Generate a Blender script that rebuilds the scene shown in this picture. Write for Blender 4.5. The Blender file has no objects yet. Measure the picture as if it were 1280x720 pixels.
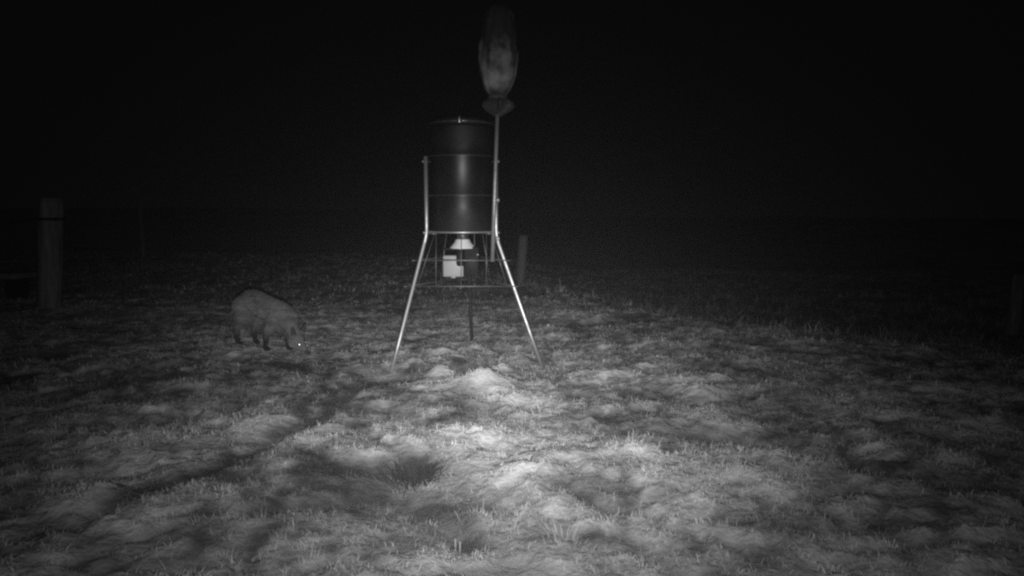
import bpy, bmesh, math, random
import numpy as np
from mathutils import Vector, Matrix

random.seed(7)
rng = np.random.default_rng(11)
SC = bpy.context.scene
COL = SC.collection

# ------------------------------------------------------------------ camera
CAM_H = 0.88
TILT = math.radians(6.56)                 # looking slightly down
F = 800.0                                 # focal length in pixels of a 1280 wide frame
cam = bpy.data.cameras.new('camera')
cam.angle = 2 * math.atan(640 / F)
cam.clip_start = 0.02
cam.clip_end = 500
cam_o = bpy.data.objects.new('camera', cam)
COL.objects.link(cam_o)
cam_o.location = (0, 0, CAM_H)
cam_o.rotation_euler = (math.pi / 2 - TILT, 0, 0)
SC.camera = cam_o

# ------------------------------------------------------------------ night sky
W = bpy.data.worlds.new('World')
SC.world = W
W.use_nodes = True
nt = W.node_tree
bg = nt.nodes['Background']
sky = nt.nodes.new('ShaderNodeTexSky')
sky.sky_type = 'NISHITA'
sky.sun_disc = False
sky.sun_elevation = math.radians(-9)
sky.sun_rotation = math.radians(180)
bw = nt.nodes.new('ShaderNodeRGBToBW')    # an infrared night picture has no colour
add = nt.nodes.new('ShaderNodeMath'); add.operation = 'MULTIPLY_ADD'
add.inputs[1].default_value = 0.05
add.inputs[2].default_value = 0.0018      # overcast night glow
nt.links.new(sky.outputs[0], bw.inputs[0])
nt.links.new(bw.outputs[0], add.inputs[0])
nt.links.new(add.outputs[0], bg.inputs['Color'])
bg.inputs['Strength'].default_value = 1.0

# ------------------------------------------------------------------ the trail camera's infrared lamp (just under the lens)
LAMP_POWER = 545.0
LAMP_PITCH = math.radians(-8.0)           # beam axis below the horizon
LAMP_YAW = math.radians(1.2)
S_H, S_V = 13.5, 9.5                     # beam spread (degrees)
lamp = bpy.data.lights.new('infrared_lamp', 'SPOT')
lamp.energy = LAMP_POWER
lamp.shadow_soft_size = 0.012
lamp.spot_size = math.radians(150)
lamp.spot_blend = 1.0
lamp.use_nodes = True
ln = lamp.node_tree
em = [n for n in ln.nodes if n.type == 'EMISSION'][0]
tc = ln.nodes.new('ShaderNodeTexCoord')
sp = ln.nodes.new('ShaderNodeSeparateXYZ')
ln.links.new(tc.outputs['Normal'], sp.inputs[0])
def lm(op, a, b=None):
    n = ln.nodes.new('ShaderNodeMath'); n.operation = op
    for i, v in enumerate((a, b)):
        if v is None: continue
        if isinstance(v, (int, float)): n.inputs[i].default_value = v
        else: ln.links.new(v, n.inputs[i])
    return n.outputs[0]
zz = lm('MAXIMUM', lm('ABSOLUTE', sp.outputs['Z']), 0.05)
ax = lm('DIVIDE', lm('ARCTAN2', sp.outputs['X'], zz), math.radians(S_H))
ay = lm('DIVIDE', lm('ARCTAN2', sp.outputs['Y'], zz), math.radians(S_V))
r2 = lm('ADD', lm('MULTIPLY', ax, ax), lm('MULTIPLY', ay, ay))
core = lm('EXPONENT', lm('MULTIPLY', r2, -0.5))
wide = lm('MULTIPLY', lm('EXPONENT', lm('MULTIPLY', r2, -0.11)), 0.19)
prof = lm('ADD', core, wide)
ln.links.new(prof, em.inputs['Strength'])
lamp_o = bpy.data.objects.new('infrared_lamp', lamp)
COL.objects.link(lamp_o)
lamp_o.location = (0.0, 0.02, CAM_H - 0.05)
lamp_o.rotation_euler = (math.pi / 2 + LAMP_PITCH, 0, LAMP_YAW)

SC.view_settings.view_transform = 'Standard'
SC.view_settings.look = 'None'
SC.view_settings.exposure = 0
SC.view_settings.gamma = 1
SC.view_settings.use_curve_mapping = False
SC.render.engine = 'CYCLES'
SC.cycles.max_bounces = 5
SC.cycles.diffuse_bounces = 3
SC.cycles.pixel_filter_type = 'BLACKMAN_HARRIS'
SC.cycles.filter_width = 2.5              # soft small lens
SC.cycles.use_denoising = False           # the sampling noise stands for the sensor's grain

# ------------------------------------------------------------------ helpers
def P(px, py, Y):
    """point on the plane at distance Y seen at photo pixel (1280 wide)"""
    v = Vector(((px - 640) / F, -(py - 360) / F, -1.0))
    v = Matrix.Rotation(math.pi / 2 - TILT, 3, 'X') @ v
    return Vector((0, 0, CAM_H)) + v * (Y / v.y)

def G(px, py):
    """point of the level ground at a photo pixel"""
    v = Vector(((px - 640) / F, -(py - 360) / F, -1.0))
    v = Matrix.Rotation(math.pi / 2 - TILT, 3, 'X') @ v
    return (v.x * CAM_H / -v.z, v.y * CAM_H / -v.z)

def hsh(ix, iy, s):
    n = (ix.astype(np.int64) * 374761393 + iy.astype(np.int64) * 668265263 + s * 974634777) & 0x7fffffff
    n = ((n ^ (n >> 13)) * 1274126177) & 0x7fffffff
    n = n ^ (n >> 16)
    return (n & 0xffff) / 65535.0

def vnoise(x, y, s=0):
    x = np.asarray(x, float); y = np.asarray(y, float)
    ix = np.floor(x); iy = np.floor(y)
    fx = x - ix; fy = y - iy
    fx = fx * fx * (3 - 2 * fx); fy = fy * fy * (3 - 2 * fy)
    a = hsh(ix, iy, s); b = hsh(ix + 1, iy, s); c = hsh(ix, iy + 1, s); d = hsh(ix + 1, iy + 1, s)
    return (a * (1 - fx) + b * fx) * (1 - fy) + (c * (1 - fx) + d * fx) * fy

def fbm(x, y, s=0, o=4):
    t = 0; a = .5; n = 0
    for i in range(o):
        ca, sa = math.cos(.6 * i + .3), math.sin(.6 * i + .3)
        t = t + a * vnoise(x * ca - y * sa, x * sa + y * ca, s + i * 17); n += a
        x = x * 2.03 + 5.1; y = y * 2.03 + 3.7; a *= .5
    return t / n

def worley(x, y, s=0):
    """distance to the nearest and to the second nearest tussock centre, and that tussock's own random number"""
    ix = np.floor(x); iy = np.floor(y)
    f1 = np.full(np.shape(x), 9.); f2 = f1.copy(); idv = np.zeros(np.shape(x))
    for i in (-1, 0, 1):
        for j in (-1, 0, 1):
            cx = ix + i; cy = iy + j
            px = cx + .1 + .8 * hsh(cx, cy, s); py = cy + .1 + .8 * hsh(cx, cy, s + 7)
            d = np.hypot(px - x, py - y)
            m = d < f1
            f2 = np.where(m, f1, np.minimum(f2, d))
            idv = np.where(m, hsh(cx, cy, s + 13), idv)
            f1 = np.where(m, d, f1)
    return f1, f2, idv

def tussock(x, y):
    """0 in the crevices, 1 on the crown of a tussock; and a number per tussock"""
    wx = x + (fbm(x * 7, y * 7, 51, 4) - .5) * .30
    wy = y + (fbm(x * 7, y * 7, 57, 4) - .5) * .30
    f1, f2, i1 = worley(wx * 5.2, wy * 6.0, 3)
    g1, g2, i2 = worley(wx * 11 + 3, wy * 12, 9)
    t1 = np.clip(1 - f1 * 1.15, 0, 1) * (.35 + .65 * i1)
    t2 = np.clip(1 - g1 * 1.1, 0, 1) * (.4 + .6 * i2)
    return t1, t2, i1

def seg_dist(x, y, pts):
    d = np.full(np.shape(x), 1e9)
    for (x0, y0), (x1, y1) in zip(pts[:-1], pts[1:]):
        L = (x1 - x0) ** 2 + (y1 - y0) ** 2
        t = np.clip(((x - x0) * (x1 - x0) + (y - y0) * (y1 - y0)) / L, 0, 1)
        d = np.minimum(d, np.hypot(x - x0 - t * (x1 - x0), y - y0 - t * (y1 - y0)))
    return d

def smooth(a, b, v):
    t = np.clip((v - a) / (b - a), 0, 1)
    return t * t * (3 - 2 * t)

# features read off the photograph: (px, py, radius across, radius along, height, albedo change)
MOUNDS = [(600, 484, .17, .12, .080, .24), (553, 472, .10, .08, .055, .26), (516, 458, .07, .06, .03, .06), (648, 448, .085, .08, .05, .22),
          (628, 462, .07, .07, .035, .12), (556, 444, .12, .09, .035, .04), (540, 500, .12, .10, .02, .08), (690, 520, .18, .15, .02, .12),
          (785, 572, .10, .07, .02, .22), (880, 492, .10, .10, .03, .16), (835, 475, .12, .10, .02, .12), (300, 560, .26, .16, .015, .14),
          (205, 600, .22, .12, .015, .16), (330, 535, .22, .16, .015, .14), (410, 545, .16, .12, .005, .10), (655, 590, .22, .16, .02, .2),
          (930, 572, .18, .10, .02, .10), (640, 500, .20, .14, .02, .2), (590, 640, .15, .08, .01, .15), (150, 640, .2, .1, .03, .12),
          (700, 395, .5, .25, .02, .08), (760, 470, .2, .12, .02, .12), (620, 545, .12, .1, .015, .16), (720, 560, .1, .06, .01, .15)]
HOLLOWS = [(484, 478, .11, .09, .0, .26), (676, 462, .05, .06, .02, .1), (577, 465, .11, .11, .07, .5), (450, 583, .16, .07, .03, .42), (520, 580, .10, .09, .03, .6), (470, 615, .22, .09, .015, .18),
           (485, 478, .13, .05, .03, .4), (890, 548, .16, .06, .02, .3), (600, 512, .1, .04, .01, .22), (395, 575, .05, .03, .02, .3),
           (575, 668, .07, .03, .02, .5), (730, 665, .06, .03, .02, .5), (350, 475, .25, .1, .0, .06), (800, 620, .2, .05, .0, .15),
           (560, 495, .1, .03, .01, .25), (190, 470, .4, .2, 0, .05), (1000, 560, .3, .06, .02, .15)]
RUT1 = [G(*p) for p in ((490, 474), (440, 497), (380, 535), (300, 578), (235, 615), (130, 655))]
RUT2 = [G(*p) for p in ((890, 548), (990, 568), (1100, 600), (1280, 640))]
RUT3 = [G(*p) for p in ((350, 640), (430, 625), (480, 600), (560, 640), (580, 668))]
EDGE = [(-3.0, 9.6), (0.0, 7.6), (1.35, 5.3), (2.9, 3.75), (6.5, 1.8)]

def beyond(x, y):
    """signed distance past the break of slope on the right"""
    ye = np.interp(x, [p[0] for p in EDGE], [p[1] for p in EDGE])
    return (y - ye) * 0.75

def terrain(x, y):
    x = np.asarray(x, float); y = np.asarray(y, float)
    near = 1.0 / (1.0 + (np.hypot(x, y) / 14) ** 2)
    h = (fbm(x * 1.3, y * 1.3, 3, 3) - .5) * .10 * near
    h += (fbm(x * 4.5, y * 4.5, 5, 3) - .5) * .05 * near
    t1, t2, ti = tussock(x, y)
    fade = 1 / (1 + (np.hypot(x, y) / 9) ** 4)
    t3 = fbm(x * 24, y * 24, 77, 2) - .5
    calm = np.ones(np.shape(x))
    for px, py, rx, ry, dh, da in HOLLOWS[:8]:
        gx, gy = G(px, py)
        calm *= 1 - .85 * np.exp(-(((x - gx) / (rx * 1.3)) ** 2 + ((y - gy + .06) / (ry * 1.8)) ** 2))
    for R in (RUT1, RUT3): calm *= 1 - .6 * np.exp(-(seg_dist(x, y, R) / .06) ** 2)
    h += (t1 * .026 + t2 * .022 + t3 * .026) * fade * calm
    for px, py, rx, ry, dh, da in MOUNDS:
        gx, gy = G(px, py)
        h += dh * np.exp(-(((x - gx) / rx) ** 2 + ((y - gy) / ry) ** 2) * 1.4)
    for px, py, rx, ry, dh, da in HOLLOWS:
        gx, gy = G(px, py)
        h -= dh * np.exp(-(((x - gx) / rx) ** 2 + ((y - gy) / ry) ** 2) * 1.2)
    for R, dd, w in ((RUT1, .010, .045), (RUT2, .02, .05), (RUT3, .02, .04)):
        d = seg_dist(x, y, R)
        h -= dd * np.exp(-(d / w) ** 2)
    for (px, py), zt_, rr_ in (((489, 474), -.012, .16), ((677, 462), -.005, .10)):      # trodden flat round the feet of the feeder
        qx, qy = G(px, py)
        m_ = np.exp(-(((x - qx) / rr_) ** 2 + ((y - qy) / rr_) ** 2) ** 1.5)
        h = h * (1 - m_) + (zt_ + (fbm(x * 14, y * 14, 88, 2) - .5) * .02) * m_
    b = beyond(x, y)
    right = smooth(-1.0, 1.5, x)
    h -= .34 * smooth(0, 2.2, b) * right
    # far land rises slightly, left first
    h += 0.012 * np.maximum(np.hypot(x, y) - 12, 0) * smooth(2, -10, x)
    h += (fbm(x * .05, y * .05, 21, 3) - .5) * 1.6 * smooth(25, 70, np.hypot(x, y))
    return h

def albedo(x, y, fine=True):
    """reflectance of the sward in infrared: pale frosted tips, grey mossy ground, darker hollows, ruts and crevices"""
    x = np.asarray(x, float); y = np.asarray(y, float)
    a = .20 + (fbm(x * 1.1 + 3, y * 1.6, 31, 3) - .5) * .20
    a = a + (fbm(x * 3.6, y * 4.6, 33, 4) - .5) * .26
    if fine: a = a + (fbm(x * 17, y * 19, 35, 4) - .5) * .34
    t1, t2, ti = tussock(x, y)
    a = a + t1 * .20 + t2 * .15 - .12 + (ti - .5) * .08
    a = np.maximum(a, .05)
    # ragged domain for the named patches
    wx = x + (fbm(x * 6, y * 6, 41, 3) - .5) * .16
    wy = y + (fbm(x * 6, y * 6, 47, 3) - .5) * .16
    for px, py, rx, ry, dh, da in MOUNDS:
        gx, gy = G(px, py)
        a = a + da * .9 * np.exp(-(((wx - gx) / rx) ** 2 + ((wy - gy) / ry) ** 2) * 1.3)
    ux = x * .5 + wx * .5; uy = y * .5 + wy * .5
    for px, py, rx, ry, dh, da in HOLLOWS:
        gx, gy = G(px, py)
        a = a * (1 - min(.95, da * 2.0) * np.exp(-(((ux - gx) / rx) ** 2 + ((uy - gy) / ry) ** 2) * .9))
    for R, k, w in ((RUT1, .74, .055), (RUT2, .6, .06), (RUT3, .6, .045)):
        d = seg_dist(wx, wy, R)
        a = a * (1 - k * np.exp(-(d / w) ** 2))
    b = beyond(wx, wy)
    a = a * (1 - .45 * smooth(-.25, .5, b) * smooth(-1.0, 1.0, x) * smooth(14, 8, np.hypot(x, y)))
    a = a + .15 * smooth(10, 25, np.hypot(x, y))  # distant ground painted paler to match the sky's brightness and hide the horizon
    return np.clip(a * 1.75, .03, .80)

def link(o, parent=None):
    COL.objects.link(o)
    if parent is not None: o.parent = parent
    return o

def tag(o, label=None, cat=None, group=None, kind=None):
    if label: o['label'] = label
    if cat: o['category'] = cat
    if group: o['group'] = group
    if kind: o['kind'] = kind
    return o

def empty(name, loc, rz=0):
    o = bpy.data.objects.new(name, None)
    o.location = loc; o.rotation_euler = (0, 0, rz); o.empty_display_size = .1
    return link(o)

def mesh_obj(name, bm, mat, parent=None, smooth_=True):
    me = bpy.data.meshes.new(name)
    bmesh.ops.recalc_face_normals(bm, faces=bm.faces)
    bm.to_mesh(me); bm.free()
    if smooth_: me.polygons.foreach_set('use_smooth', [True] * len(me.polygons))
    me.materials.append(mat)
    o = bpy.data.objects.new(name, me)
    return link(o, parent)

def np_obj(name, verts, faces, mat, parent=None, alb=None, smooth_=True):
    me = bpy.data.meshes.new(name)
    k = faces.shape[1]
    me.vertices.add(len(verts)); me.vertices.foreach_set('co', verts.astype(np.float32).ravel())
    me.loops.add(faces.size); me.loops.foreach_set('vertex_index', faces.astype(np.int32).ravel())
    me.polygons.add(len(faces))
    me.polygons.foreach_set('loop_start', np.arange(0, faces.size, k, dtype=np.int32))
    me.polygons.foreach_set('loop_total', np.full(len(faces), k, dtype=np.int32))
    if smooth_: me.polygons.foreach_set('use_smooth', np.ones(len(faces), bool))
    if alb is not None:
        at = me.attributes.new('alb', 'FLOAT', 'POINT')
        at.data.foreach_set('value', alb.astype(np.float32))
    me.update(); me.validate()
    me.materials.append(mat)
    return link(bpy.data.objects.new(name, me), parent)

def tube(bm, pts, r, seg=10, cap=True):
    """round bar through points; r a number or a list"""
    pts = [Vector(p) for p in pts]
    rs = r if isinstance(r, (list, tuple)) else [r] * len(pts)
    rings = []; up = None
    for i, p in enumerate(pts):
        a = pts[max(i - 1, 0)]; b = pts[min(i + 1, len(pts) - 1)]
        d = (b - a).normalized()
        if up is None:
            up = Vector((0, 0, 1)) if abs(d.z) < .9 else Vector((1, 0, 0))
        u = (up - d * up.dot(d)).normalized(); v = d.cross(u); up = u
        rings.append([bm.verts.new(p + (u * math.cos(t) + v * math.sin(t)) * rs[i])
                      for t in (2 * math.pi * k / seg for k in range(seg))])
    for A, B in zip(rings[:-1], rings[1:]):
        for k in range(seg):
            bm.faces.new((A[k], A[(k + 1) % seg], B[(k + 1) % seg], B[k]))
    if cap:
        bm.faces.new(rings[0][::-1]); bm.faces.new(rings[-1])

def closed_ring(bm, c, R, r, seg=56, s2=8, a0=0.0, a1=2 * math.pi):
    full = abs(a1 - a0 - 2 * math.pi) < 1e-6
    rings = []
    n = seg if full else seg + 1
    for i in range(n):
        t = a0 + (a1 - a0) * i / seg
        d = Vector((math.cos(t), math.sin(t), 0))
        rings.append([bm.verts.new(Vector(c) + d * (R + r * math.cos(q)) + Vector((0, 0, r * math.sin(q))))
                      for q in (2 * math.pi * k / s2 for k in range(s2))])
    for i in range(seg):
        A = rings[i]; B = rings[(i + 1) % n]
        for k in range(s2):
            bm.faces.new((A[k], A[(k + 1) % s2], B[(k + 1) % s2], B[k]))

def lathe(bm, prof, seg=48, c=(0, 0, 0)):
    """prof: list of (radius, z)"""
    rings = []
    for r, z in prof:
        if r < 1e-5: rings.append([bm.verts.new(Vector(c) + Vector((0, 0, z)))])
        else: rings.append([bm.verts.new(Vector(c) + Vector((r * math.cos(2 * math.pi * k / seg), r * math.sin(2 * math.pi * k / seg), z))) for k in range(seg)])
    for A, B in zip(rings[:-1], rings[1:]):
        for k in range(seg):
            k2 = (k + 1) % seg
            if len(A) == 1 and len(B) > 1: bm.faces.new((A[0], B[k], B[k2]))
            elif len(B) == 1 and len(A) > 1: bm.faces.new((A[k], A[k2], B[0]))
            elif len(A) > 1: bm.faces.new((A[k], A[k2], B[k2], B[k]))

def bevel_box(bm, c, s, b=.004, rot=None):
    r = bmesh.ops.create_cube(bm, size=1)
    vs = r['verts']
    for v in vs: v.co = Vector((v.co.x * s[0], v.co.y * s[1], v.co.z * s[2]))
    es = list({e for v in vs for e in v.link_edges})
    g = bmesh.ops.bevel(bm, geom=es, offset=b, segments=2, affect='EDGES', profile=.5)
    allv = list({v for f in g['faces'] for v in f.verts} | {v for v in vs if v.is_valid})
    for v in allv:
        co = v.co
        if rot is not None: co = rot @ co
        v.co = co + Vector(c)

# ------------------------------------------------------------------ materials
def mat(name, col, rough=.7, metal=0.0, spec=.5, noise=None, bump=None):
    """noise = (scale, low multiplier, high multiplier, detail); bump = (scale, strength, distance)"""
    m = bpy.data.materials.new(name); m.use_nodes = True
    n = m.node_tree; b = n.nodes['Principled BSDF']
    b.inputs['Base Color'].default_value = (col, col, col, 1)
    b.inputs['Roughness'].default_value = rough
    b.inputs['Metallic'].default_value = metal
    b.inputs['Specular IOR Level'].default_value = spec
    co = n.nodes.new('ShaderNodeTexCoord')
    if noise:
        mp = n.nodes.new('ShaderNodeMapping'); mp.inputs['Scale'].default_value = noise[4] if len(noise) > 4 else (1, 1, 1)
        n.links.new(co.outputs['Object'], mp.inputs[0])
        t = n.nodes.new('ShaderNodeTexNoise'); t.inputs['Scale'].default_value = noise[0]; t.inputs['Detail'].default_value = noise[3]
        t.inputs['Roughness'].default_value = .65
        n.links.new(mp.outputs[0], t.inputs['Vector'])
        mr = n.nodes.new('ShaderNodeMapRange'); mr.inputs['From Min'].default_value = .3; mr.inputs['From Max'].default_value = .7
        mr.inputs['To Min'].default_value = col * noise[1]; mr.inputs['To Max'].default_value = col * noise[2]
        n.links.new(t.outputs['Fac'], mr.inputs['Value']); n.links.new(mr.outputs[0], b.inputs['Base Color'])
        rr = n.nodes.new('ShaderNodeMapRange'); rr.inputs['From Min'].default_value = .3; rr.inputs['From Max'].default_value = .7
        rr.inputs['To Min'].default_value = min(1, rough * 1.2); rr.inputs['To Max'].default_value = rough * .85
        n.links.new(t.outputs['Fac'], rr.inputs['Value']); n.links.new(rr.outputs[0], b.inputs['Roughness'])
    if bump:
        t2 = n.nodes.new('ShaderNodeTexNoise'); t2.inputs['Scale'].default_value = bump[0]; t2.inputs['Detail'].default_value = 5
        n.links.new(co.outputs['Object'], t2.inputs['Vector'])
        bp = n.nodes.new('ShaderNodeBump'); bp.inputs['Strength'].default_value = bump[1]; bp.inputs['Distance'].default_value = bump[2]
        n.links.new(t2.outputs['Fac'], bp.inputs['Height']); n.links.new(bp.outputs[0], b.inputs['Normal'])
    return m

def attr_mat(name, rough=.95, spec=.1, bump=None, mult=1.0):
    m = bpy.data.materials.new(name); m.use_nodes = True
    n = m.node_tree; b = n.nodes['Principled BSDF']
    b.inputs['Roughness'].default_value = rough
    b.inputs['Specular IOR Level'].default_value = spec
    at = n.nodes.new('ShaderNodeAttribute'); at.attribute_name = 'alb'
    v = n.nodes.new('ShaderNodeMath'); v.operation = 'MULTIPLY'; v.inputs[1].default_value = mult
    n.links.new(at.outputs['Fac'], v.inputs[0]); n.links.new(v.outputs[0], b.inputs['Base Color'])
    if bump:
        co = n.nodes.new('ShaderNodeTexCoord')
        t2 = n.nodes.new('ShaderNodeTexNoise'); t2.inputs['Scale'].default_value = bump[0]; t2.inputs['Detail'].default_value = 6
        n.links.new(co.outputs['Object'], t2.inputs['Vector'])
        bp = n.nodes.new('ShaderNodeBump'); bp.inputs['Strength'].default_value = bump[1]; bp.inputs['Distance'].default_value = bump[2]
        n.links.new(t2.outputs['Fac'], bp.inputs['Height']); n.links.new(bp.outputs[0], b.inputs['Normal'])
    return m

M_ground = attr_mat('turf', bump=(45, .6, .02))
M_grass = attr_mat('grass_blades', rough=.8, spec=.2)
M_fur = attr_mat('fur', rough=.9, spec=.1, mult=.60)
M_galv = mat('galvanised_steel', .52, .42, .7, .5, noise=(30, .75, 1.1, 4), bump=(120, .12, .002))
M_dullmetal = mat('dull_steel', .22, .5, .7, .5, noise=(40, .6, 1.2, 4))
M_barrel = mat('dark_painted_drum', .009, .36, 0.0, .34, noise=(9, .6, 1.5, 6), bump=(11, .10, .004))
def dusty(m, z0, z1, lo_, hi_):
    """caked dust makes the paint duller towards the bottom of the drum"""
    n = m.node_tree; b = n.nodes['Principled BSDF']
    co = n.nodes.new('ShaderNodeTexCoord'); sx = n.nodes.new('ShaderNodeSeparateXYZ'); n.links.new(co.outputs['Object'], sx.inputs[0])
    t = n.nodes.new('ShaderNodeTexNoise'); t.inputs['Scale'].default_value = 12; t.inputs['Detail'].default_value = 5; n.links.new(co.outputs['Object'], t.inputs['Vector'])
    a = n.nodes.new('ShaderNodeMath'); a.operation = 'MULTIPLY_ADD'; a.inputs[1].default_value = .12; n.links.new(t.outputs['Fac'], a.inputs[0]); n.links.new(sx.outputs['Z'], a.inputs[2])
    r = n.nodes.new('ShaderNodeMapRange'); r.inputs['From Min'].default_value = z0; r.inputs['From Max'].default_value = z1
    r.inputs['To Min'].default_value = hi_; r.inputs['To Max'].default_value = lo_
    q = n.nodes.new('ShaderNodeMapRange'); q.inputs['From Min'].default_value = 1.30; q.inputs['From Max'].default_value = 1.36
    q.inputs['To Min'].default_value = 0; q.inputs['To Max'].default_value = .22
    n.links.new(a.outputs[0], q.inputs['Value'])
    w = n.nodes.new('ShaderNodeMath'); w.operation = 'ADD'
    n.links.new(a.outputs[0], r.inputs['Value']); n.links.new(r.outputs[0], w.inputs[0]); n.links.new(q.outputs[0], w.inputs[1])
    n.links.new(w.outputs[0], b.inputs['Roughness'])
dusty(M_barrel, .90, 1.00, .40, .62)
M_cone = mat('bright_white_plastic', .74, .5, 0, .4, noise=(18, .9, 1.03, 4))
M_white = mat('white_plastic', .33, .5, 0, .4, noise=(18, .9, 1.03, 4))
M_black = mat('black_plastic', .012, .6, 0, .15, noise=(20, .7, 1.3, 3))
M_wood = mat('weathered_wood', .12, .9, 0, .2, noise=(14, .5, 1.3, 6, (1, 1, .12)), bump=(30, .5, .01))
M_eye = mat('eye', .98, .30, 1.0, .5)
M_nose = mat('nose_leather', .03, .5)
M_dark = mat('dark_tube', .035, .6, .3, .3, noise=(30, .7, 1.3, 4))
M_band = mat('dark_band', .22, .36, .8, .5, noise=(30, .6, 1.3, 4))
M_post = mat('grey_weathered_wood', .20, .9, 0, .2, noise=(18, .35, 1.5, 6, (1, 1, .12)), bump=(30, .6, .012))
M_band2 = mat('hoop_wire', .13, .45, .7, .5, noise=(40, .6, 1.2, 4))
M_pole = mat('pole_steel', .40, .5, .6, .5, noise=(30, .7, 1.15, 4))
M_rope = mat('cord', .07, .9)

# ------------------------------------------------------------------ ground: one sheet to the horizon
def axis_x():
    n1 = np.arange(-2.8, 2.8001, .021)
    n2 = 2.8 + (np.exp(np.linspace(0, 1, 110)[1:] * 5.2) - 1) / (math.exp(5.2) - 1) * 160
    return np.concatenate([-n2[::-1], n1, n2])
def axis_y():
    n1 = np.arange(1.0, 6.0, .016)
    n2 = 6.0 + (np.exp(np.linspace(0, 1, 150) * 3.6) - 1) / (math.exp(3.6) - 1) * 190
    n0 = 1.0 - (np.exp(np.linspace(0, 1, 20) * 3) - 1)[::-1] / (math.exp(3) - 1) * 30
    return np.concatenate([n0[:-1], n1, n2])
gx, gy = axis_x(), axis_y()
X, Y = np.meshgrid(gx, gy)
Z = terrain(X, Y)
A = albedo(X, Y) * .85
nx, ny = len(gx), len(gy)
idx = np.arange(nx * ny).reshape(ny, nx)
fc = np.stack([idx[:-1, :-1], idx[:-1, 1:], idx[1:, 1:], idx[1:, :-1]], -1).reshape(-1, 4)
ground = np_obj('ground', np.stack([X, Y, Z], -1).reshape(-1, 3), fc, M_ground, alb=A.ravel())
tag(ground, 'uneven tussocky pasture lit by an infrared beam', kind='structure')

# ------------------------------------------------------------------ grass: blades in drooping tufts
def blades(bx, by, ang, ln_, lean, wid, alb, curl):
    """bent blades as strips of 3 levels; arrays per blade"""
    n = len(bx)
    z0 = terrain(bx, by) - .004
    dx, dy = np.cos(ang), np.sin(ang)
    sx, sy = -dy, dx
    # widen across the ray so that the face is seen, mixed with random turn
    tw = rng.uniform(-.9, .9, n)
    ca, sa = np.cos(tw), np.sin(tw)
    wx = sx * ca + dx * sa; wy = sy * ca + dy * sa
    pts = []
    fr = [0, .45, .8, 1.0]
    wd = [1.0, .85, .5, .04]
    for f, w in zip(fr, wd):
        th = lean + curl * f
        out = ln_ * f * np.sin(np.clip(th, 0, 2.0)); up = ln_ * f * np.cos(np.clip(th, 0, 1.75))
        cx = bx + dx * out; cy = by + dy * out; cz = z0 + up
        for s in (-1, 1):
            pts.append(np.stack([cx + s * wx * wid * w, cy + s * wy * wid * w, cz], -1))
    V = np.stack(pts, 1)                                      # n, 8, 3
    base = (np.arange(n) * 8)[:, None, None]
    q = np.array([[0, 1, 3, 2], [2, 3, 5, 4], [4, 5, 7, 6]])[None]
    Fc = (base + q).reshape(-1, 4)
    lev = np.array([.8, .8, .95, .95, 1.05, 1.05, 1.15, 1.15])  # pale dry tips, darker root ends
    Aa = np.clip(alb[:, None] * lev[None], .02, .85)
    return V.reshape(-1, 3), Fc, Aa.ravel()

def tufts(n, ymin, ymax, per, lenr, widr, pw=1.0, keep=None):
    r = ymin + (ymax - ymin) * rng.random(n) ** pw
    x = (rng.random(n) * 2 - 1) * (r * .84 + .25)
    dens = fbm(x * 5, r * 5, 61, 3)
    k = rng.random(n) < smooth(.22, .55, dens) * .85 + .15
    if keep is not None: k &= keep(x, r)
    x = x[k]; r = r[k]; n = len(x)
    sz = rng.uniform(.6, 1.25, n) * (.65 + .7 * fbm(x * 3, r * 3, 66, 2))
    bx = np.repeat(x, per); by = np.repeat(r, per); s = np.repeat(sz, per)
    a = rng.uniform(0, 2 * np.pi, n * per)
    rad = np.abs(rng.normal(0, .028, n * per)) * s
    # prevailing lay of the matted grass
    lay = np.repeat(fbm(x * .9, r * .9, 71, 2) * 5.0, per)
    a2 = a + .0
    ddx = np.cos(a2) + .22 * np.cos(lay); ddy = np.sin(a2) + .22 * np.sin(lay)
    ang = np.arctan2(ddy, ddx) + rng.normal(0, .7, n * per)
    bx = bx + np.cos(a) * rad; by = by + np.sin(a) * rad
    L = rng.uniform(*lenr, n * per) * s
    lean = np.clip(rng.normal(.7, .42, n * per), .0, 1.45)
    W_ = rng.uniform(*widr, n * per) * .5
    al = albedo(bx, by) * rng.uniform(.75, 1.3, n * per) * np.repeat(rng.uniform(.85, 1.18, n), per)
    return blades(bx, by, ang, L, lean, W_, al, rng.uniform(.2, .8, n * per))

def merge(sets):
    V = []; Fc = []; Aa = []; o = 0
    for v, f, a in sets:
        V.append(v); Fc.append(f + o); Aa.append(a); o += len(v)
    return np.concatenate(V), np.concatenate(Fc), np.concatenate(Aa)

near = tufts(19000, 1.15, 3.2, 12, (.010, .026), (.0013, .0026), .75)
mid = tufts(17000, 3.1, 6.5, 10, (.014, .032), (.0024, .0045), .8)
far = tufts(12000, 6.3, 14, 8, (.025, .065), (.004, .008), .85)
v, f, a = merge([near, mid, far])
g1 = np_obj('grass', v, f, M_grass, alb=a, smooth_=False)
tag(g1, 'short matted winter grass covering the uneven ground', 'grass', kind='stuff')

# tall rough grass past the break of slope on the right and round the far post
def rough_keep(x, y):
    return (beyond(x, y) > .05) & (x > -.6)
v, f, a = merge([tufts(3200, 4.2, 9.5, 11, (.06, .16), (.004, .008), .8, rough_keep)])
g2 = np_obj('tall_grass', v, f, M_grass, alb=a, smooth_=False)
tag(g2, 'taller darker rough grass beyond the edge of the lit turf on the right', 'tall grass', kind='stuff')

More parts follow.
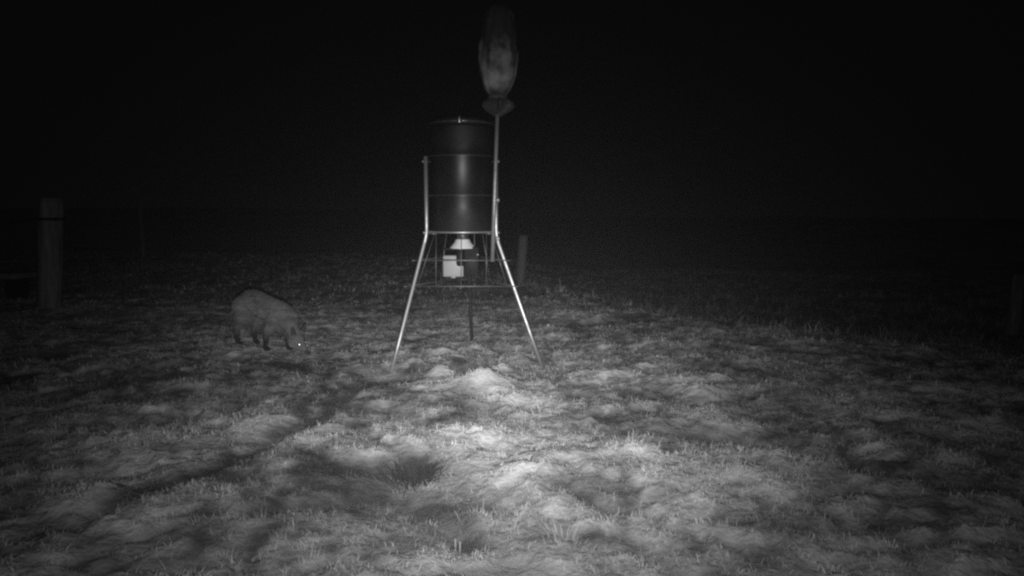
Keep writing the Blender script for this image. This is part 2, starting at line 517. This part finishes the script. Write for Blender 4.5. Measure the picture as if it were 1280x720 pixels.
def single_tuft(px, py, n, L, spread, alb, label, group=None, wid=.0035, lean=(.05, .6)):
    cx, cy = G(px, py)
    bx = cx + rng.normal(0, spread, n); by = cy + rng.normal(0, spread * .6, n)
    ang = np.arctan2(by - cy, bx - cx) + rng.normal(0, .5, n)
    v, f, a = blades(bx, by, ang, rng.uniform(L * .55, L, n), rng.uniform(*lean, n), np.full(n, wid * .5), np.full(n, alb) * rng.uniform(.75, 1.2, n), rng.uniform(.1, .7, n))
    base = np.array([cx, cy, float(terrain(cx, cy))])
    o = np_obj('grass_tuft', v - base, f, M_grass, alb=a, smooth_=False)
    o.location = base
    tag(o, label, 'grass tuft', group)
    return o
single_tuft(785, 570, 120, .052, .045, .40, 'bright spiky grass tuft right of the feeder, in the open turf', 'standing grass tufts')
single_tuft(518, 592, 200, .095, .040, .03, 'dark upright grass tuft at the right end of the dark hollow', 'standing grass tufts')
single_tuft(705, 668, 45, .065, .03, .42, 'bright spiky grass tuft at the bottom edge of the ground, right of centre', 'standing grass tufts')
single_tuft(600, 640, 30, .05, .06, .40, 'thin pale grass tuft in front of the dark hollow, low in the foreground', 'standing grass tufts')
single_tuft(835, 470, 60, .07, .05, .38, 'small pale grass tuft far right of the feeder legs', 'standing grass tufts')
single_tuft(645, 350, 120, .30, .14, .13, 'grey grass tuft at the foot of the short leaning post', 'standing grass tufts', wid=.007)
single_tuft(150, 362, 90, .24, .22, .15, 'faint grass tuft right of the thick fence post at the left', 'standing grass tufts', wid=.007)
single_tuft(930, 560, 60, .07, .06, .30, 'low grass tuft beside the dark patch on the right', 'standing grass tufts')

# little pale cut stalks at the bottom of the photo
cx, cy = G(572, 664)
st = empty('cut_stalk', (cx, cy, float(terrain(cx, cy))))
tag(st, 'pair of pale short cut stalks standing at the bottom of the foreground', 'stalk')
for dx, h in ((-.006, .045), (.006, .037)):
    bm = bmesh.new(); tube(bm, [(dx, 0, -.01), (dx * 1.1, 0, h)], .0019, 7)
    mesh_obj('stem', bm, mat('dry_stalk', .5, .8), st)

# ------------------------------------------------------------------ tripod game feeder
CX, CY = P(578.5, 268, 3.9).x, 3.9
FD = empty('game_feeder', (CX, CY, 0))
tag(FD, 'tripod feeder with dark round drum held in splayed bare metal legs', 'feeder')
ZB, ZT = .775, 1.425
RB = .186
bm = bmesh.new()                                             # drum with rolled beads
prof = [(0, ZB + .012), (RB * .3, ZB + .008), (RB - .02, ZB + .012), (RB - .004, ZB), (RB + .002, ZB + .006), (RB, ZB + .02)]
for zc in (.215, .44):
    z = ZB + zc
    prof += [(RB, z - .016), (RB + .0035, z - .006), (RB + .0035, z + .006), (RB, z + .016)]
prof += [(RB, ZT - .045), (RB + .002, ZT - .042), (RB, ZT - .04), (RB - .004, ZT - .03), (0, ZT - .03)]
lathe(bm, prof, 96)
drum = mesh_obj('drum', bm, M_barrel, FD)
bm = bmesh.new()                                             # lid
lathe(bm, [(RB + .006, ZT - .034), (RB + .010, ZT - .03), (RB + .010, ZT - .004), (RB + .004, ZT + .004), (RB - .01, ZT + .010), (RB - .03, ZT + .018),
           (RB * .5, ZT + .022), (0, ZT + .024)], 96)
lid = mesh_obj('lid', bm, M_barrel, FD)
bm = bmesh.new(); closed_ring(bm, (0, 0, ZT - .018), RB + .011, .0045, 80)
mesh_obj('lid_band', bm, M_band, FD)
bm = bmesh.new(); bevel_box(bm, (0, -RB - .018, ZT - .012), (.011, .010, .036), .002)
tube(bm, [(-.016, -RB - .02, ZT - .02), (.016, -RB - .02, ZT - .02)], .0035, 8)
mesh_obj('clasp', bm, M_band, FD)

RU, ZBEND, ZTOP, RF = .236, .755, 1.215, .505
def leg_pt(a, z):
    if z >= ZBEND: R = RU
    else: R = RU + (RF - RU) * (ZBEND - z) / ZBEND
    return Vector((R * math.cos(a), R * math.sin(a), z))
LEGA = [math.radians(-150), math.radians(-30), math.radians(88)]
for i, a in enumerate(LEGA):
    bm = bmesh.new()
    pts = [leg_pt(a, ZTOP), leg_pt(a, ZBEND + .05)]
    p0, p1, p2 = leg_pt(a, ZBEND + .05), leg_pt(a, ZBEND), leg_pt(a, ZBEND - .05)
    for k in range(1, 6):
        t = k / 6; pts.append(p0 * (1 - t) ** 2 + p1 * 2 * t * (1 - t) + p2 * t * t)
    pts += [p2]
    foot = leg_pt(a, -.04)
    if i < 2:
        q = G(*((489, 466), (677, 457))[i]); foot = Vector((q[0] - CX, q[1] - CY, 0.0))
        foot = p2 + (foot - p2) * 1.05
    pts += [p2.lerp(foot, t) for t in (.33, .66, 1)]
    tube(bm, pts, .0115, 14)
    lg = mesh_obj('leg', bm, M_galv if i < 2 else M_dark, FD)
    for zz_ in (ZBEND + .018, ZTOP - .03):
        bm = bmesh.new()
        c = leg_pt(a, zz_); n = Vector((math.cos(a), math.sin(a), 0))
        tube(bm, [c - n * .03, c + n * .018], .005, 8)
        bevel_box(bm, c + n * .016, (.014, .014, .014), .003)
        mesh_obj('bolt', bm, M_dullmetal, lg)
for zc, r in ((ZTOP, .0026), (.99, .0022), (.777, .0055)):
    bm = bmesh.new(); closed_ring(bm, (0, 0, zc), RU - .016, r, 72)
    mesh_obj('hoop', bm, M_galv if r > .005 else M_band2, FD)
for a in LEGA:                                               # gusset plates where the bottom hoop meets the legs
    bm = bmesh.new()
    n = Vector((math.cos(a), math.sin(a), 0)); t = Vector((-n.y, n.x, 0))
    Rm = Matrix((t, n, Vector((0, 0, 1)))).transposed()
    bevel_box(bm, n * (RU - .035) + Vector((0, 0, .768)), (.085, .03, .012), .003, Rm)
    mesh_obj('gusset', bm, M_dullmetal, FD)
# wire varmint cage between hoop and lower rungs
cage = empty('cage', (0, 0, 0)); cage.parent = FD
def wire(bm, a, b, r=.0028):
    tube(bm, [a, b], r, 7)
levels = (.612, .462)
for z in levels:
    for i in range(3):
        A_, B_ = leg_pt(LEGA[i], z), leg_pt(LEGA[(i + 1) % 3], z)
        d = (B_ - A_).normalized(); e = .045
        n = Vector((d.y, -d.x, 0))
        bm = bmesh.new(); wire(bm, A_ - d * e + n * .014, B_ + d * e + n * .014, .0032)
        mesh_obj('rung', bm, M_dullmetal, cage)
for i in range(3):
    for k, t in enumerate((.25, .5, .75)):
        A_, B_ = leg_pt(LEGA[i], levels[1]), leg_pt(LEGA[(i + 1) % 3], levels[1])
        bot = A_.lerp(B_, .5 + (t - .5) * (1.0 if i == 0 else 1.5))
        A2, B2 = leg_pt(LEGA[i], .777), leg_pt(LEGA[(i + 1) % 3], .777)
        top = A2.lerp(B2, .5 + (t - .5) * (1.45 if i == 0 else 1.1))
        d = (B_ - A_).normalized(); n = Vector((d.y, -d.x, 0))
        m = top.lerp(bot, .5)
        bm = bmesh.new(); tube(bm, [top + n * .008, bot + n * .010], .0024, 6)
        mesh_obj('upright_wire', bm, M_dullmetal, cage)
# spinner housing under the drum: white cone, hub, motor, control box
bm = bmesh.new(); lathe(bm, [(.004, .742), (.040, .742), (.043, .738), (.050, .722), (.075, .694), (.078, .688), (.074, .687), (.03, .70), (.004, .70)], 40, (0, -.03, -.010))
mesh_obj('spreader_cone', bm, M_cone, FD)
bm = bmesh.new(); lathe(bm, [(0, .775), (.02, .772), (.024, .755), (.026, .735), (0, .732)], 24, (0, -.035, 0))
mesh_obj('funnel_neck', bm, M_dullmetal, FD)
bm = bmesh.new(); lathe(bm, [(0, .688), (.010, .686), (.012, .672), (0, .668)], 16, (-.01, -.06, 0))
mesh_obj('spindle', bm, M_white, FD)
yb = -.03
bm = bmesh.new(); bevel_box(bm, (-.055, yb, .571), (.122, .085, .128), .006)
box = mesh_obj('control_box', bm, M_white, FD)
bm = bmesh.new(); tube(bm, [(-.115, yb - .044, .612), (-.003, yb - .044, .612)], .0016, 6)
mesh_obj('box_seam', bm, M_dullmetal, box)
bm = bmesh.new(); bevel_box(bm, (-.055, yb - .046, .505), (.03, .012, .010), .002)
mesh_obj('latch', bm, M_dullmetal, box)
bm = bmesh.new(); bevel_box(bm, (.055, yb + .0, .60), (.088, .09, .175), .008)
bevel_box(bm, (-.01, yb + .01, .672), (.22, .09, .012), .003)
bt = mesh_obj('battery_box', bm, M_black, FD)
bm = bmesh.new(); lathe(bm, [(0, .668), (.020, .667), (.024, .660), (.024, .585), (.018, .575), (0, .574)], 24, (-.010, yb - .068, 0))
mesh_obj('motor', bm, M_black, FD)
bm = bmesh.new(); lathe(bm, [(0, .010), (.006, .008), (.008, 0), (0, -.006)], 12, (.094, -.10, .640))
mesh_obj('terminal', bm, M_galv, FD)
bm = bmesh.new(); tube(bm, [(.094, -.10, .70), (.095, -.102, .66), (.094, -.10, .645), (.10, -.06, .63), (.09, -.03, .62)], .003, 7)
mesh_obj('cable', bm, M_black, FD)

# ------------------------------------------------------------------ thin pole clamped to the right leg, with a tied sack on top
pb = P(615.5, 327, 3.74); pt = P(622.2, 130, 3.78)
POLE = empty('metal_pole', pb)
tag(POLE, 'thin slightly leaning metal pole clamped upright beside the right leg of the feeder', 'pole')
bm = bmesh.new(); tube(bm, [Vector((0, 0, 0)), (pt - pb) * .5, pt - pb], .0115, 14)
mesh_obj('shaft', bm, M_pole, POLE)
for py in (252, 300):
    q = P(619.5, py, 3.76) - pb
    bm = bmesh.new(); closed_ring(bm, q + Vector((-.002, 0, 0)), .013, .003, 20, 6); closed_ring(bm, q + Vector((-.002, 0, .016)), .013, .003, 20, 6)
    bevel_box(bm, q + Vector((.012, .008, .008)), (.02, .014, .022), .002)
    mesh_obj('clamp', bm, M_dullmetal, POLE)

SK = P(622, 146, 3.79)
K = 3.79 / F
SACK = empty('sack', SK)
tag(SACK, 'long pale stained sack tied upside down over the top of the thin pole', 'sack')
prof = [(3.2, 146), (7, 143), (13, 139), (16.5, 134), (15, 129), (10.5, 125.5), (9.5, 123), (11, 120), (15, 115), (18.5, 108), (21, 100), (22.8, 90), (23.6, 78), (23.2, 66),
        (22, 54), (20.5, 45), (19.5, 36), (18, 28), (15, 21), (10, 16), (4, 13.5), (0, 13)]
bm = bmesh.new()
lathe(bm, [(r * K, (146 - y) * K) for r, y in prof], 72)
bmesh.ops.subdivide_edges(bm, edges=bm.edges[:], cuts=1, use_grid_fill=True)
smooth1 = lambda h: 1.0 if h < .16 else min(1.0, .3 + abs(h - .16) * 2.5)
bm.verts.index_update()
_c = np.array([v.co[:] for v in bm.verts]); _a = np.arctan2(_c[:, 1], _c[:, 0])
NN = fbm(np.cos(_a) * 2.2 + 9, np.sin(_a) * 2.2 + _c[:, 2] * 9, 91, 3) - .5
for v in bm.verts:
    r = math.hypot(v.co.x, v.co.y)
    if r < 1e-5: continue
    a = math.atan2(v.co.y, v.co.x); z = v.co.z
    hh = z / (133 * K)
    folds = .035 * math.sin(a * 7 + z * 9 + 1.3 * math.sin(z * 17)) + .025 * math.sin(a * 13 - z * 14)
    if hh < .16: folds = .20 * math.sin(a * 9 + 1.2) + .08 * math.sin(a * 17)
    nn = float(NN[v.index])
    s = 1 + folds * smooth1(hh) + nn * .16
    v.co.x *= s; v.co.y *= s
    v.co.x += .010 * hh
    v.co.z += nn * .01
m = bpy.data.materials.new('sack_cloth'); m.use_nodes = True
n = m.node_tree; b = n.nodes['Principled BSDF']; b.inputs['Roughness'].default_value = .9
co = n.nodes.new('ShaderNodeTexCoord'); mp = n.nodes.new('ShaderNodeMapping'); mp.inputs['Scale'].default_value = (1, 1, .8)
t = n.nodes.new('ShaderNodeTexNoise'); t.inputs['Scale'].default_value = 13; t.inputs['Detail'].default_value = 6; t.inputs['Roughness'].default_value = .6
sx = n.nodes.new('ShaderNodeSeparateXYZ')
n.links.new(co.outputs['Object'], mp.inputs[0]); n.links.new(mp.outputs[0], t.inputs['Vector']); n.links.new(co.outputs['Object'], sx.inputs[0])
# stain creeping down from the top and at the tied end
up = n.nodes.new('ShaderNodeMapRange'); up.inputs['From Min'].default_value = .22; up.inputs['From Max'].default_value = .50
up.inputs['To Min'].default_value = 0.0; up.inputs['To Max'].default_value = .36
n.links.new(sx.outputs['Z'], up.inputs['Value'])
lo = n.nodes.new('ShaderNodeMapRange'); lo.inputs['From Min'].default_value = .16; lo.inputs['From Max'].default_value = .09
lo.inputs['To Min'].default_value = 0.0; lo.inputs['To Max'].default_value = .32
n.links.new(sx.outputs['Z'], lo.inputs['Value'])
def mm(op, a, b_):
    q = n.nodes.new('ShaderNodeMath'); q.operation = op
    for i, v in enumerate((a, b_)):
        if isinstance(v, (int, float)): q.inputs[i].default_value = v
        else: n.links.new(v, q.inputs[i])
    return q.outputs[0]
fac = mm('SUBTRACT', mm('SUBTRACT', t.outputs['Fac'], up.outputs[0]), lo.outputs[0])
rp = n.nodes.new('ShaderNodeValToRGB')
rp.color_ramp.elements[0].position = .25; rp.color_ramp.elements[0].color = (.035, .035, .035, 1)
rp.color_ramp.elements[1].position = .62; rp.color_ramp.elements[1].color = (.30, .30, .30, 1)
e = rp.color_ramp.elements.new(.42); e.color = (.15, .15, .15, 1)
n.links.new(fac, rp.inputs[0]); n.links.new(rp.outputs[0], b.inputs['Base Color'])
bp = n.nodes.new('ShaderNodeBump'); bp.inputs['Strength'].default_value = .5; bp.inputs['Distance'].default_value = .01
n.links.new(t.outputs['Fac'], bp.inputs['Height']); n.links.new(bp.outputs[0], b.inputs['Normal'])
mesh_obj('cloth', bm, m, SACK)
bm = bmesh.new()
for k in range(3): closed_ring(bm, (0, 0, (146 - 124.5) * K + k * .005), .050 + .001 * k, .004, 36, 6)
mesh_obj('tie_cord', bm, M_rope, SACK)

# ------------------------------------------------------------------ fence posts
def post(base, h, r, lean=(0, 0), label='', knots=0, group='wooden fence posts', wood=None):
    root = empty('fence_post', base)
    tag(root, label, 'fence post', group)
    bm = bmesh.new()
    nseg, nl = 26, 16
    rings = []
    sd = random.random() * 50
    for j in range(nl + 1):
        t = j / nl; z = -.15 + (h + .15) * t
        ring = []
        for k in range(nseg):
            a = 2 * math.pi * k / nseg
            q = float(fbm(np.array([math.cos(a) * 1.6 + sd]), np.array([math.sin(a) * 1.6 + z * 1.5]), 5, 3)[0]) - .5
            rr = r * (1 + .16 * q) * (.93 if j == nl else 1)
            ring.append(bm.verts.new((rr * math.cos(a) + lean[0] * z, rr * math.sin(a) + lean[1] * z, z + (.012 * q if j == nl else 0))))
        rings.append(ring)
    for A_, B_ in zip(rings[:-1], rings[1:]):
        for k in range(nseg): bm.faces.new((A_[k], A_[(k + 1) % nseg], B_[(k + 1) % nseg], B_[k]))
    c = bm.verts.new((lean[0] * h, lean[1] * h, h - .012))
    for k in range(nseg): bm.faces.new((rings[-1][k], rings[-1][(k + 1) % nseg], c))
    mesh_obj('timber', bm, wood or M_wood, root)
    return root
def gz(x, y): return float(terrain(x, y))
b0 = P(62, 385, 5.9); p = post((b0.x, 5.9, gz(b0.x, 5.9)), 1.03 - gz(b0.x, 5.9), .098, (.10, 0), 'thickest fence post, at the far left, with a dark wire tie near its top', wood=M_post)
L5 = p
bm = bmesh.new()
zt = P(62, 275, 5.8).z - p.location.z
for k in range(3): closed_ring(bm, (.10 * zt, 0, zt + k * .008), .104, .005, 32, 6)
tube(bm, [(.0, -.10, zt), (-.10, -.12, zt - .005), (-.22, -.10, zt - .03)], .007, 7)
tube(bm, [(.08, -.08, zt + .01), (.14, -.10, zt + .01), (.19, -.09, zt - .005)], .007, 7)
mesh_obj('wire_tie', bm, M_black, p)
b1 = P(650, 352, 8.2); g_ = gz(b1.x, 8.2)
post((b1.x, 8.2, g_), P(655, 294, 8.2).z - g_, .060, (.07, 0), 'short fence post leaning slightly right, just behind the right leg of the feeder')
b2 = P(1265, 420, 6.4); g_ = gz(b2.x, 6.4)
post((b2.x, 6.4, g_), P(1265, 342, 6.4).z - g_, .055, (0.02, 0), 'short dim fence post at the far right edge', wood=M_post)
b3 = P(178, 300, 12.5); g_ = gz(b3.x, 12.5)
post((b3.x, 12.5, g_), P(178, 248, 12.5).z - g_, .040, (0, 0), 'slender dim fence post standing farthest back, between the thick post and the fox', wood=M_post)

# low plank resting on blocks, cut by the left frame edge
q = P(-20, 344, 6.7)
PL = empty('plank_bench', (-5.62, 6.7, gz(-5.6, 6.7)), math.radians(-3))
tag(PL, 'low plank on short blocks beside the thick fence post at the left edge', 'plank bench')
hz = q.z - PL.location.z
bm = bmesh.new(); bevel_box(bm, (0, 0, hz), (1.1, .30, .055), .008); mesh_obj('plank', bm, M_post, PL)
for sx_ in (-.42, .40):
    bm = bmesh.new(); bevel_box(bm, (sx_, 0.03, hz / 2 - .05), (.10, .20, hz - .035 + .06), .008)
    mesh_obj('block', bm, M_black, PL)

# ------------------------------------------------------------------ fox
def ellip(bm, c, s, rot=None, seg=20, rg=12):
    r = bmesh.ops.create_uvsphere(bm, u_segments=seg, v_segments=rg, radius=1)
    for v in r['verts']:
        q = Vector((v.co.x * s[0], v.co.y * s[1], v.co.z * s[2]))
        if rot is not None: q = rot @ q
        v.co = q + Vector(c)
def chain(bm, pts):
    """tapered limb through (x,y,z,r)"""
    for (a, b_) in zip(pts[:-1], pts[1:]):
        A_, B_ = Vector(a[:3]), Vector(b_[:3]); L = (B_ - A_).length
        nst = max(2, int(L / .008))
        for i in range(nst + 1):
            t = i / nst
            ellip(bm, A_.lerp(B_, t), (a[3] * (1 - t) + b_[3] * t,) * 3, None, 12, 8)
# local frame: +x = heading, +y = animal's left, z up; origin on the ground between the feet
bm = bmesh.new()
chain(bm, [(-.215, 0, .300, .062), (-.15, 0, .312, .084), (-.05, 0, .296, .080), (.06, 0, .270, .080), (.15, 0, .248, .080), (.21, 0, .228, .070)])   # arched trunk
chain(bm, [(.20, 0, .235, .066), (.27, -.010, .180, .050), (.312, -.016, .135, .044)])                                                 # neck going down
chain(bm, [(.12, 0, .21, .066), (.19, 0, .195, .062)])                                                                              # chest
HC = Vector((.335, -.020, .092))                                                                                                     # skull
hd = Vector((.70, .17, -.62)).normalized()                                                                                          # where the snout points
ellip(bm, HC, (.052, .056, .050))
chain(bm, [(*(HC + hd * .02), .044), (*(HC + hd * .055), .026), (*(HC + hd * .085), .0175), (*(HC + hd * .115), .0125)])
side = hd.cross(Vector((0, 0, 1))).normalized(); upv = side.cross(hd).normalized()
ellip(bm, HC + side * .036 - upv * .012 + hd * .012, (.028, .028, .024)); ellip(bm, HC - side * .036 - upv * .012 + hd * .012, (.028, .028, .024))
EARS = []
for s in (-1, 1):                                                                                                                    # ears
    e0 = HC + side * s * .036 + upv * .030 - hd * .012
    e1 = e0 + (upv * .62 + side * s * .32 - hd * .35).normalized() * .078
    EARS.append((e0, e1))
    for i in range(9):
        t = i / 8; c = e0.lerp(e1, t); w = .028 * (1 - t) ** .8 + .005
        Rm = Matrix((side, upv, hd)).transposed()
        ellip(bm, c, (w, .010, .0085 + .004 * (1 - t)), Rm, 12, 8)
# hind legs: knee forward by the belly, hock backward a third of the way up
chain(bm, [(-.19, .045, .285, .070), (-.135, .058, .205, .052), (-.175, .055, .155, .030), (-.225, .052, .115, .0185), (-.218, .052, .055, .0150), (-.210, .052, .018, .0165), (-.180, .052, .014, .0150)])
chain(bm, [(-.19, -.045, .285, .072), (-.150, -.060, .205, .054), (-.205, -.058, .160, .031), (-.262, -.055, .120, .0195), (-.262, -.055, .055, .0155), (-.256, -.055, .018, .0170), (-.224, -.055, .014, .0155)])
# front legs
chain(bm, [(.150, .045, .230, .050), (.135, .050, .160, .030), (.150, .050, .095, .0195), (.155, .050, .030, .0150), (.160, .050, .016, .0165), (.185, .050, .013, .0150)])
chain(bm, [(.150, -.045, .230, .052), (.105, -.052, .160, .031), (.060, -.052, .095, .020), (.045, -.052, .030, .0155), (.048, -.052, .016, .0170), (.075, -.052, .013, .0155)])
# tail hanging behind the rump, bushy
chain(bm, [(-.262, .01, .315, .026), (-.305, .02, .270, .034), (-.330, .03, .205, .042), (-.340, .035, .140, .040), (-.345, .04, .085, .026), (-.347, .04, .055, .012)])
me = bpy.data.meshes.new('fox_raw'); bm.to_mesh(me); bm.free()
tmp = link(bpy.data.objects.new('fox_raw', me))
rm = tmp.modifiers.new('r', 'REMESH'); rm.mode = 'VOXEL'; rm.voxel_size = .0055
sm = tmp.modifiers.new('s', 'SMOOTH'); sm.factor = .5; sm.iterations = 5
dg = bpy.context.evaluated_depsgraph_get()
me2 = bpy.data.meshes.new_from_object(tmp.evaluated_get(dg)); me2.name = 'fox'
bpy.data.objects.remove(tmp, do_unlink=True); bpy.data.meshes.remove(me)
me2.polygons.foreach_set('use_smooth', [True] * len(me2.polygons))
me2.materials.clear(); me2.materials.append(M_fur)
nv = len(me2.vertices); co_ = np.empty(nv * 3); me2.vertices.foreach_get('co', co_); co_ = co_.reshape(-1, 3)
nrm = np.empty(nv * 3); me2.vertices.foreach_get('normal', nrm); nrm = nrm.reshape(-1, 3)
def fox_alb(c):
    x, y, z = c[:, 0], c[:, 1], c[:, 2]
    a = .30 + (fbm(x * 14, z * 40 + y * 12, 3, 4) - .5) * .32
    a = a * (1 - .12 * smooth(.30, .40, z))
    legs = (z < .17) & (x > -.30) & (x < .24)
    a = np.where(legs, a * (1 - .82 * smooth(.135, .06, z)), a)            # black stockings
    hdv = c - np.array(HC); along = hdv @ np.array(hd); hup = hdv @ np.array(upv)
    dist = np.linalg.norm(hdv, axis=1)
    headm = (dist < .125) & (x > .26)
    a = np.where(headm, .30, a)
    a = np.where(headm & (hup < -.008), .50, a)                              # pale cheeks and throat
    a = np.where(headm & (along > .095), .10, a)
    for e0_, e1_ in EARS:                                                    # dark backs of the ears
        ab = np.array(e1_ - e0_); tt = np.clip(((c - np.array(e0_)) @ ab) / (ab @ ab), 0, 1)
        de = np.linalg.norm(c - np.array(e0_) - tt[:, None] * ab, axis=1)
        a = np.where((de < .026) & (tt > .35), .12, a)
    a = np.where((x < -.27) & (z < .10), .42, a)                             # pale tail tip
    return np.clip(a, .02, .6)
at = me2.attributes.new('alb', 'FLOAT', 'POINT'); at.data.foreach_set('value', fox_alb(co_).astype(np.float32))
FOX = bpy.data.objects.new('fox', me2)
tag(FOX, 'fox nosing the ground left of the feeder, back arched, one eye shining', 'fox')
link(FOX)
fx, fy = G(335, 439)
YAW = math.radians(-33)
FOX.location = (fx, fy, gz(fx, fy) + .008)
FOX.rotation_euler = (0, 0, YAW)
FOX.scale = (.93, .93, .93)
# fur: short strands lying back along the coat
npl = len(me2.polygons); area = np.empty(npl); me2.polygons.foreach_get('area', area)
cen = np.empty(npl * 3); me2.polygons.foreach_get('center', cen); cen = cen.reshape(-1, 3)
pn = np.empty(npl * 3); me2.polygons.foreach_get('normal', pn); pn = pn.reshape(-1, 3)
NF = 26000
pick = rng.choice(npl, NF, p=area / area.sum())
c = cen[pick] + rng.normal(0, .0025, (NF, 3)); nn = pn[pick]
flow = np.tile(np.array([-1.0, 0, -.35]), (NF, 1))
hmask = np.linalg.norm(c - np.array(HC), axis=1) < .12
flow[hmask] = -np.array(hd)
lowleg = c[:, 2] < .13
flow[lowleg & ~hmask] = (0, 0, -1)
flow -= nn * np.sum(flow * nn, 1)[:, None]; flow /= (np.linalg.norm(flow, axis=1)[:, None] + 1e-6)
flow += rng.normal(0, .18, (NF, 3))
Lf = np.full(NF, .022) * rng.uniform(.6, 1.2, NF); Lf[hmask] *= .42; Lf[lowleg & ~hmask] *= .3; Lf[(c[:, 0] < -.28)] *= 1.6
d = flow * .9 + nn * .32; d /= np.linalg.norm(d, axis=1)[:, None]
sd_ = np.cross(d, nn); sd_ /= (np.linalg.norm(sd_, axis=1)[:, None] + 1e-6)
wf = .0016
V = np.stack([c - sd_ * wf - nn * .002, c + sd_ * wf - nn * .002, c + d * Lf[:, None]], 1).reshape(-1, 3)
Fc = np.arange(NF * 3).reshape(-1, 3)
fa = np.repeat(fox_alb(c) * rng.uniform(.5, 1.5, NF), 3)
fur = np_obj('fur', V, Fc, M_fur, FOX, alb=fa, smooth_=False)
for s in (-1, 1):
    en = (side * s * .7 + upv * .5 + hd * .15).normalized(); e1 = hd.cross(en).normalized(); e2 = en.cross(e1)
    bm = bmesh.new(); ellip(bm, HC + hd * .044 + side * s * .030 + upv * .017 + en * .005, (.0115, .0115, .0065), Matrix((e1, e2, en)).transposed(), 24, 16)
    mesh_obj('eye', bm, M_eye, FOX)
bm = bmesh.new(); ellip(bm, HC + hd * .125 + upv * .004, (.010, .010, .008), None, 14, 10)
mesh_obj('nose', bm, M_nose, FOX)

# ------------------------------------------------------------------ damp night air that scatters the beam
HAZE = 0.0011
bm = bmesh.new(); bmesh.ops.create_cube(bm, size=1)
for v in bm.verts: v.co = Vector((v.co.x * 420, v.co.y * 460, v.co.z * 20 + 5))
me = bpy.data.meshes.new('haze'); bm.to_mesh(me); bm.free()
hm = bpy.data.materials.new('haze'); hm.use_nodes = True
n = hm.node_tree; n.nodes.remove(n.nodes['Principled BSDF'])
pv = n.nodes.new('ShaderNodeVolumePrincipled')
pv.inputs['Color'].default_value = (.9, .9, .9, 1); pv.inputs['Density'].default_value = HAZE
n.links.new(pv.outputs[0], n.nodes['Material Output'].inputs['Volume'])
me.materials.append(hm)
hz_o = link(bpy.data.objects.new('haze', me)); tag(hz_o, 'thin damp night air', 'haze', kind='stuff')
SC.cycles.volume_bounces = 0
